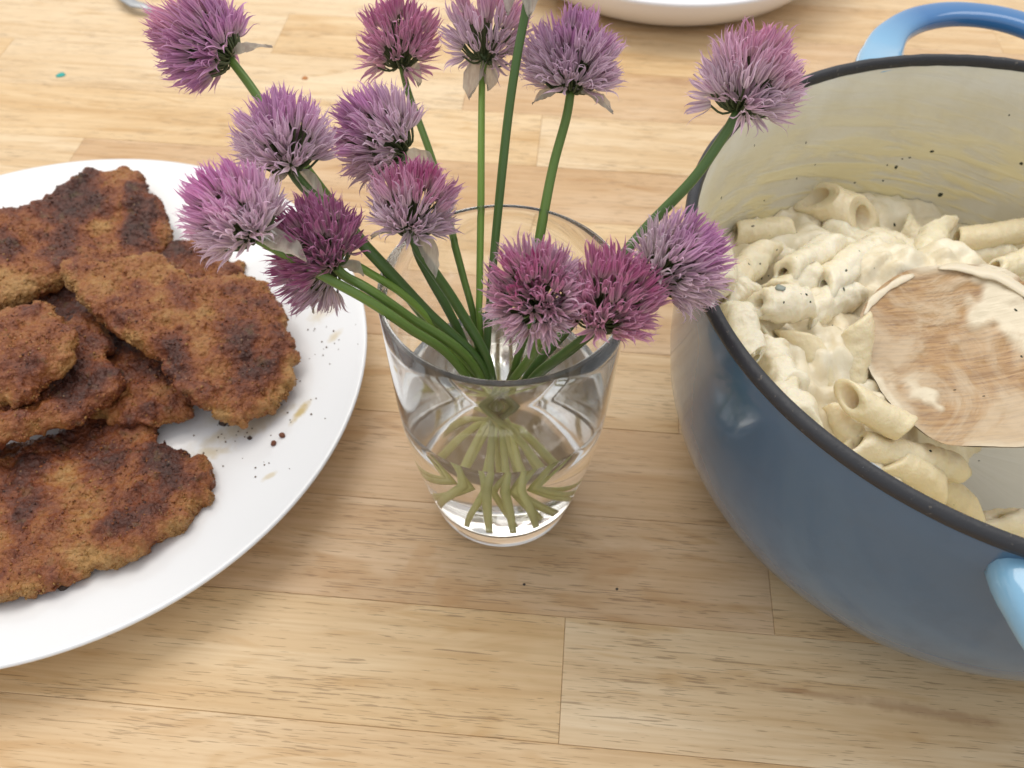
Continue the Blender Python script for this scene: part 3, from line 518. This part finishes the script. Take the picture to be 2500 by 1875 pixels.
def m_bract():
    m = NM('papery_bract', Roughness=.5, Specular=.3); c = m.coord('Object'); n = m.noise(m.coord('Object', (600, 90, 200)), 1, 3, .6)
    col = m.mix(m.step(n, .35, .7), (.66, .63, .54), (.50, .43, .38)); m.set('Base Color', col)
    tr = m.n('ShaderNodeBsdfTranslucent'); m.put(tr.inputs[0], col); tp = m.n('ShaderNodeBsdfTransparent'); mx = m.n('ShaderNodeMixShader'); mx.inputs[0].default_value = .35; m2 = m.n('ShaderNodeMixShader'); m2.inputs[0].default_value = .16
    m.t.links.new(m.b.outputs[0], mx.inputs[1]); m.t.links.new(tr.outputs[0], mx.inputs[2]); m.t.links.new(mx.outputs[0], m2.inputs[1]); m.t.links.new(tp.outputs[0], m2.inputs[2]); m.t.links.new(m2.outputs[0], m.t.nodes['Material Output'].inputs[0])
    m.bump(n, .4, .0004); return m.m
def m_stem():
    m = NM('chive_stem', Roughness=.36, Specular=.45, Subsurface=.06); m.set('Subsurface Radius', (.002, .003, .001)); a = m.attr('along'); c = m.attr('around')
    k = m.n('ShaderNodeCombineXYZ'); m.put(k.inputs[0], m.math('MULTIPLY', c, 30.)); m.put(k.inputs[1], m.math('MULTIPLY', a, 6.)); n = m.noise(k.outputs[0], 1., 3, .6)
    up = m.mix(m.step(n, .3, .7), m.objcol(), m.mix(1., m.objcol(), (1.35, 1.25, 1.1), 'MULTIPLY')); m.set('Base Color', m.mix(m.step(a, .64, .92), up, (.86, .86, .36))); m.bump(n, .15, .0003); return m.m  # pale lower stem, lightened beyond its own colour for light lost in water
PET, BR, ST = m_petal(), m_bract(), m_stem(); PED = m_simple('flower_stalk_green', (.075, .10, .035), .5); REC = m_simple('receptacle_green', (.06, .095, .03), .6)
def floret_mesh(seed, opening, L=.0102):
    rn = np.random.default_rng(seed); V, F, al, ac = [], [], [], []
    NRW = 8
    for q in range(6):
        a0 = 2*math.pi*q/6+rn.normal(0, .12); Lq = L*rn.uniform(.86, 1.12); op = opening*rn.uniform(.6, 1.5); curl = rn.normal(.5, 1.5); sw = rn.normal(0, 2.2); wd = .00090*rn.uniform(.8, 1.2)
        er = np.array([math.cos(a0), math.sin(a0), 0]); et = np.array([-math.sin(a0), math.cos(a0), 0]); ez = np.array([0, 0, 1.]); o = len(V)
        pos = er*(.0005 if q % 2 else .0007); ang = .36+op*.25; side = 0.
        for i in range(NRW+1):
            t = i/NRW; w = wd*(math.sin(math.pi*min(1, (t*.97+.10))**.85)**.8)*(1-.55*t)+.00005 if t < 1 else .00003
            cup = .35*w
            for s in (-1, 0, 1): V.append(pos+et*(s*w)+er*(cup*(1 if s else -.35))); al.append(t); ac.append(abs(s))
            if t < .28: ang2 = ang*(1-t*2.0)
            else: ang2 = op*(t-.15)*1.15+(curl*(t-.62)*2.6 if t > .62 else 0)
            side += sw*.12*(t if t > .5 else 0)
            d = er*math.sin(ang2)+ez*math.cos(ang2)+et*side; d /= np.linalg.norm(d); pos = pos+d*Lq/NRW
        for i in range(NRW):
            for s in (0, 1): F.append((o+i*3+s, o+i*3+s+1, o+i*3+s+4, o+i*3+s+3))
    return mesh('floret', V, F, PET, attrs={'along': al, 'across': ac})
FM = {c: [floret_mesh(100*c+k, op) for k in range(9)] for c, op in ((0, .05), (1, .16), (2, .38), (3, .95))}
def basis(z):
    z = z/np.linalg.norm(z); x = np.cross([0, 0, 1.], z) if abs(z[2]) < .95 else np.cross([0, 1., 0], z); x /= np.linalg.norm(x); return x, np.cross(z, x), z
MAG, PINK, LIL, VIO, DRK, GRY = (.50, .165, .30), (.64, .32, .45), (.70, .54, .62), (.60, .31, .52), (.38, .125, .25), (.64, .52, .56)
GREEN = {'d': (.066, .132, .034), 'm': (.105, .190, .038), 'l': (.17, .30, .055)}
def chive(label, head, base, stem, core, rim, green='m', n=74, R=None, spread=1.0, droop=.25, seed=0, bracts=2, rad=.0019, scatter=0, opn=(.0, .55), bend=None):
    """head/base = (px, py, depth) of the flower's centre and of the top of its stalk; stem = further (px, py, depth) points down to the glass bottom"""
    rn = np.random.default_rng(900+seed); hc_, bs = W(*head), W(*base); ax = hc_-bs; hl = np.linalg.norm(ax); x, y, z = basis(ax); hl_ = (hl if R is None else R)*1.0
    e = empty('chive_flower', tuple(bs)); tag(e, label, 'chive flower', 'chive flowers in the glass')
    pa = spline([bs+z*.0005]+[W(*p) if len(p) == 3 else np.array(p[:3]) for p in stem], 70); s = np.linspace(0, 1, 70)
    V, F = tube(pa, .93*rad*np.interp(s, [0, .05, .3, 1], [.86, .92, 1., .66]), 14, True); so = child('stem', mesh('stem', V, F, ST, attrs={'along': np.repeat(s, 14), 'around': np.tile(np.abs(np.linspace(-1, 1, 14)), 70)}), e); so.color = (*GREEN[green], 1)
    V, F = lump(.0021, seed, .9, 10); V = V+bs+z*.0008; child('receptacle', mesh('receptacle', V, F, REC), e)
    PV, PF = [], []; c = bs+ax*.78; gold = math.pi*(3-5**.5); cmax = -.30*spread+.12
    for i in range(n):
        u = (i+.5)/n; ct = 1-(1-cmax)*u**1.35; th_ = math.acos(ct); ph = i*gold+rn.normal(0, .15); lat = x*math.cos(ph)+y*math.sin(ph)
        loose = scatter and i > n-1-scatter
        if loose: th_ = 1.95+rn.normal(0, .15); ph = rn.uniform(0, 6.28)
        pl_ = hl_*(.60+.46*max(0, math.cos(th_))**1.2)*(rn.uniform(.86, 1.06) if rn.random() < .72 else rn.uniform(.50, .85)); tp = th_*.94
        p0 = bs+(lat*math.sin(tp)+z*math.cos(tp))*pl_+z*hl_*.16; ta = th_*(.74 if not loose else 1.0)
        dr = lat*math.sin(ta)+z*math.cos(ta)+rn.normal(0, .13, 3); dr /= np.linalg.norm(dr)
        fx, fy, fz = basis(dr); k = int(rn.integers(2)) if u < .35 else (1 if u < .72 else (2 if u < .93 else 3)); k = min(3, max(0, k+rn.choice([-1, 0, 0, 0, 1]))); n_ = 0
        if loose: k = 3
        o = link('floret', FM[k][rn.integers(9)], e); sc_ = hl_/.0155*rn.uniform(.80, 1.04)*(.92 if u < .3 else 1.); spn_ = rn.uniform(0, 6.28)
        A = np.c_[fx*math.cos(spn_)+fy*math.sin(spn_), -fx*math.sin(spn_)+fy*math.cos(spn_), fz]*sc_; t = p0-bs
        o.matrix_local = Matrix([[*A[0], t[0]], [*A[1], t[1]], [*A[2], t[2]], [0, 0, 0, 1]])
        w = min(1, max(0, (u-.15)/.50))+rn.normal(0, .12); col = np.clip(np.array(core)*(1-w)+np.array(rim)*w, .03, .8)*rn.uniform(.92, 1.28); o.color = (*col, 1)
        pp = spline([bs+z*.001, bs+(p0-bs)*.5-z*hl_*(.02+.10*u)*(u > .4), p0+dr*.0006], 7); v, f = tube(pp, .00036 if i % 2 else .00042, 5, False); q = len(PV); PV += list(v); PF += [tuple(a+q for a in b) for b in f]
    po = child('pedicels', mesh('pedicels', PV, PF, PED), e); po['kind'] = 'stuff'
    dirs = bend if bend is not None else [(rn.normal(), abs(rn.normal())*.6+.3, rn.normal()*.5) for _ in range(bracts)]
    for dx, dy, dz in dirs:
        bd = CR*dx-CU*dy-FW*dz; sz_ = np.linalg.norm(bd); bd = bd/sz_; sd = np.cross(z, bd); sd /= np.linalg.norm(sd); up_ = np.cross(bd, sd); up_ *= np.sign(up_@z) or 1; V = []; LB, WB = .0150*min(1.25, sz_)*rn.uniform(.95, 1.05), .0048
        for i in range(13):
            t = i/12; wd = WB*math.sin(math.pi*min(1, t*.95+.05))**.75+.0001; pos = bs+bd*LB*t-up_*LB*.30*t*t*.9
            for k in range(9):
                sx = (k-4)/4; V.append(pos+sd*sx*wd*.85+up_*(abs(sx)**2*wd*.55+.0005*math.sin(9*t+3*sx+seed))+.0002*rn.normal(size=3))
        F = [(i*9+k, i*9+k+1, (i+1)*9+k+1, (i+1)*9+k) for i in range(12) for k in range(8)]; child('bract', mesh('bract', V, F, BR), e)
    return e
def NODE(dx=0, dy=0, dz=0): return (GC[0]-.003+dx, GC[1]+dy, .050+dz, 0)      # where the stalks cross in the glass
def END(a, r=.021, z=.0135):
    r = min(.0245, r*1.2); return (GC[0]+r*math.cos(math.radians(a)), GC[1]+r*math.sin(math.radians(a)), z, 0)
chive('large magenta purple flower at the top left corner, leaning left over the table', (455, 72, .320), (562, 142, .325), [(620, 222, .325), (700, 345, .325), (800, 480, .326), (900, 606, .324), (1050, 795, .332), NODE(.001, .002, .004), END(-60, 0.0240)], PINK, VIO, 'm', 120, .0178, 1.0, .1, 1, rad=.0019, bend=[(.9, -.5, .1)])
chive('violet flower above the dark nearest stalk, with a papery bract hanging beneath', (688, 318, .298), (710, 415, .302), [(745, 458, .302), (880, 590, .301), (1040, 760, .318), (1175, 895, .334), NODE(0, -.003, 0), END(-35, 0.0170)], VIO, LIL, 'd', 110, .0163, 1.05, .2, 2, rad=.0023, bend=[(.95, .8, .3), (-.7, .6, .2)])
chive('pale pink flower nearest the plate, its head over the rim of the plate', (525, 462, .268), (622, 582, .276), [(690, 618, .280), (800, 680, .287), (900, 735, .293), (1000, 802, .303), (1110, 882, .320), NODE(.003, -.006, .002), END(-10, 0.0210)], (.74, .33, .60), LIL, 'm', 110, .0155, 1.05, .1, 3, rad=.0018, bend=[(1.1, .25, .3)])
chive('dark plum flower facing the camera above the middle of the plate rim', (745, 545, .284), (815, 650, .292), [(845, 676, .293), (900, 706, .294), (1000, 775, .306), (1150, 885, .326), NODE(.002, -.004, -.004), END(-80, 0.0225)], DRK, DRK, 'm', 103, .0148, 1.1, .1, 4, bend=[(.5, -.1, -.6)], rad=.0019)
chive('half hidden mauve flower under the dark plum one, behind the lowest stalk', (752, 672, .302), (815, 650, .303), [(859, 645, .303), (900, 665, .304), (996, 728, .312), (1090, 830, .327), NODE(.001, 0, .006), END(-120, 0.0240)], (.44, .20, .32), GRY, 'l', 56, .0135, 1.0, .2, 5, bracts=1, rad=.0016)
chive('violet flower leaning left behind the rose headed one, centre left', (908, 322, .318), (985, 372, .322), [(1000, 470, .324), (1012, 580, .325), (1023, 625, .325), (1052, 681, .327), (1121, 811, .336), NODE(-.002, .003, .005), END(-45, 0.0130)], VIO, LIL, 'd', 100, .0170, 1.0, .15, 6, rad=.0019)
chive('rose and grey flower with spread green flower stalks, above the glass rim at left', (1012, 480, .300), (1002, 568, .305), [(1022, 612, .308), (1058, 660, .312), (1121, 755, .322), (1195, 895, .336), NODE(-.001, -.001, .002), END(-100, 0.0210)], MAG, LIL, 'd', 96, .0152, 1.15, .35, 7, rad=.0020, bend=[(-.9, -.1, .1), (.7, .8, .4)], scatter=2)
chive('small rose flower at the top centre left with loose drooping florets', (972, 82, .345), (980, 160, .350), [(1000, 235, .350), (1057, 395, .345), (1102, 567, .340), (1131, 676, .340), (1160, 790, .342), NODE(-.003, .004, .004), END(-20, 0.0225)], MAG, PINK, 'm', 77, .0158, 1.0, .3, 8, bend=[(.5, .4, .2)], rad=.0016, scatter=4)
chive('pale lilac flower with open hanging florets, left of the dark stalk that leaves the picture', (1192, 55, .335), (1183, 148, .340), [(1177, 200, .340), (1175, 350, .336), (1174, 500, .334), (1171, 700, .336), (1172, 800, .341), NODE(-.002, .002, -.003), END(-75, 0.0130)], PINK, LIL, 'l', 63, .0165, 1.1, .5, 9, bend=[(-.5, .9, .3), (.2, .7, .1)], rad=.0015, scatter=5)
chive('dark green chive stalk rising out of the top of the picture', (1300, -190, .300), (1296, -85, .305), [(1286, 10, .310), (1262, 140, .315), (1240, 290, .322), (1217, 506, .330), (1201, 680, .335), (1189, 845, .342), NODE(-.004, .001, .001), END(10, 0.0210)], PINK, LIL, 'd', 84, .0160, 1.0, .2, 10, rad=.0018)
chive('round lilac flower above two pale drooping bracts, top centre right', (1402, 125, .325), (1394, 222, .330), [(1382, 290, .332), (1352, 400, .333), (1328, 520, .332), (1308, 640, .335), (1290, 780, .342), (1262, 880, .350), NODE(.001, .004, 0), END(-150, 0.0240)], VIO, LIL, 'm', 126, .0172, 1.15, .35, 11, rad=.0020, bend=[(1., .3, .3), (-1., .1, .2)])
chive('lilac and rose flower highest at the right, with one loose star floret', (1842, 175, .305), (1802, 272, .310), [(1765, 335, .312), (1690, 440, .316), (1570, 565, .322), (1470, 690, .322), (1380, 810, .330), (1290, 915, .345), NODE(.004, .002, -.002), END(200, 0.0225)], PINK, LIL, 'd', 120, .0172, 1.15, .3, 12, rad=.0021, bracts=0, scatter=4)
chive('pink tipped grey flower pointing right over the pot rim', (1660, 640, .288), (1600, 682, .292), [(1560, 715, .293), (1490, 775, .295), (1400, 850, .312), (1300, 930, .338), NODE(.004, -.002, .003), END(160, 0.0210)], VIO, GRY, 'd', 100, .0158, 1.0, .15, 13, bend=[(.1, .5, .2)], rad=.0018)
chive('deep pink flower in the middle of the right hand trio', (1515, 675, .276), (1462, 790, .286), [(1425, 825, .293), (1370, 868, .305), (1300, 925, .330), NODE(.002, -.004, .004), END(140, 0.0225)], MAG, PINK, 'd', 110, .0162, 1.15, .35, 14, bracts=0, rad=.0018)
chive('pale mauve flower with rosy centre facing the camera, left of the right hand trio', (1300, 690, .270), (1318, 750, .284), [(1315, 835, .294), (1290, 880, .310), (1245, 940, .340), NODE(0, -.001, .004), END(120, 0.0240)], MAG, LIL, 'm', 103, .0158, 1.2, .4, 15, bracts=0, rad=.0018, scatter=3)
# ------------------------------------------------------------------ herb flecks on the pot wall and the pasta, drip on the rim
bpy.context.view_layer.update(); dg = bpy.context.evaluated_depsgraph_get()
def cast(px, py, names=None):
    o = Vector((0, 0, H)); d = Vector(ray(px, py)).normalized()
    for _ in range(12):
        hit, loc, nor, idx, ob, mt = sc.ray_cast(dg, o, d)
        if not hit: return None
        if names is None or ob.name.split('.')[0] in names: return np.array(loc), np.array(nor if nor.dot(d) < 0 else -nor)
        o = loc+d*.0002
    return None
def strand(pts, rad, seed):
    pa = spline([q[0]-hc+np.array([0, 0, .0002]) for q in (cast(x, y, ('spoon_head',)) for x, y in pts) if q is not None], 26); s = np.linspace(0, 1, 26); r = .72*rad*(.35+.65*np.sin(s*math.pi)**.6)*(1+.35*vnoise(np.c_[s*7, s*0+seed, s*0]))
    V, F = tube(pa, r, 10, True, .26, up=[0, 0, 1]); link('sauce_streak', mesh('sauce_streak', V, F, sm), spn)
strand([(2290, 655), (2330, 652), (2380, 660), (2430, 672), (2480, 700), (2540, 745)], .0050, 1)
strand([(2110, 770), (2135, 730), (2190, 690), (2230, 672)], .0024, 8)
V, F = [], []
spots = [(1842, 355, 1.), (1968, 348, 1.), (1990, 402, .9), (1945, 436, 1.2), (2166, 403, 1.), (2188, 408, 2.), (2203, 388, 1.), (2221, 385, 1.2), (2275, 370, 2.), (2156, 441, 1.2), (2296, 475, 2.4), (2087, 446, 1.2), (2493, 399, 2.), (2464, 281, .9), (1761, 483, 1.2), (1866, 490, .9),
         (1838, 552, 1.4), (1829, 645, 1.2), (1856, 644, 1.), (2066, 661, 1.6), (2060, 706, 2.0), (1969, 719, 1.4), (1914, 738, .9), (2184, 549, 1.8), (2032, 795, 1.), (2272, 1101, 1.2), (2331, 952, 1.), (2480, 757, 1.4), (2494, 870, 1.), (1860, 678, 1.2), (1945, 568, 1.), (2390, 1125, .8), (2402, 967, .8)]
spots += [(random.uniform(1800, 2400), random.uniform(560, 800), random.uniform(.5, 1.)) for _ in range(7)]
for k, (px, py, r) in enumerate(spots):
    h = cast(px, py, ('interior', 'penne', 'cream_sauce', 'spoon_head'))
    if h is None: continue
    p, nn = h; x, y, z = basis(nn); v, f = lump(r*.00046, k, .3, 8); st_ = random.uniform(.6, 1.5); v = v*[st_, 1/st_, 1]; o = len(V); V += [tuple(p+x*a+y*b+z*c) for a, b, c in v]; F += [tuple(i+o for i in g) for g in f]
o = link('herb_flecks', mesh('herb_flecks', V, F, herb)); tag(o, 'dark green herb flecks stuck to the pot wall and the pasta', 'herbs', kind='stuff')
dk = NM('grey_chive_disc', Base_Color=(.28, .31, .27), Roughness=.4).m
h = cast(1903, 702, ('penne', 'cream_sauce'))
if h: v, f = lump(.0021, 3, .3, 12); x, y, z = basis(h[1]); o = link('herb_disc', mesh('herb_disc', [tuple(h[0]+x*a+y*b+z*c) for a, b, c in v], f, dk)); tag(o, 'round grey green herb slice on the knobbly penne', 'herb slice')
q = P(1733, 731, .1253); v, f = lump(.0021, 5, .55, 12); v = v*[.8, 1.7, 1]; o = link('sauce_drip', mesh('sauce_drip', v, f, m_simple('white_sauce', (.85, .85, .80), .2)), loc=tuple(q)); tag(o, 'small white drip of sauce on the black pot rim beside the flower', 'drip')
q = P(2125, 1142, .1245)
v, f = lump(.0022, 8, .3, 12); v = v*[2., .8, 1]; o = link('sauce_drip', mesh('sauce_drip', v, f, m_simple('grey_sauce_film', (.45, .50, .55), .2)), loc=tuple(q)); o.rotation_euler = (0, 0, -.6); tag(o, 'thin greyish smear on the front inner edge of the pot rim', 'drip')
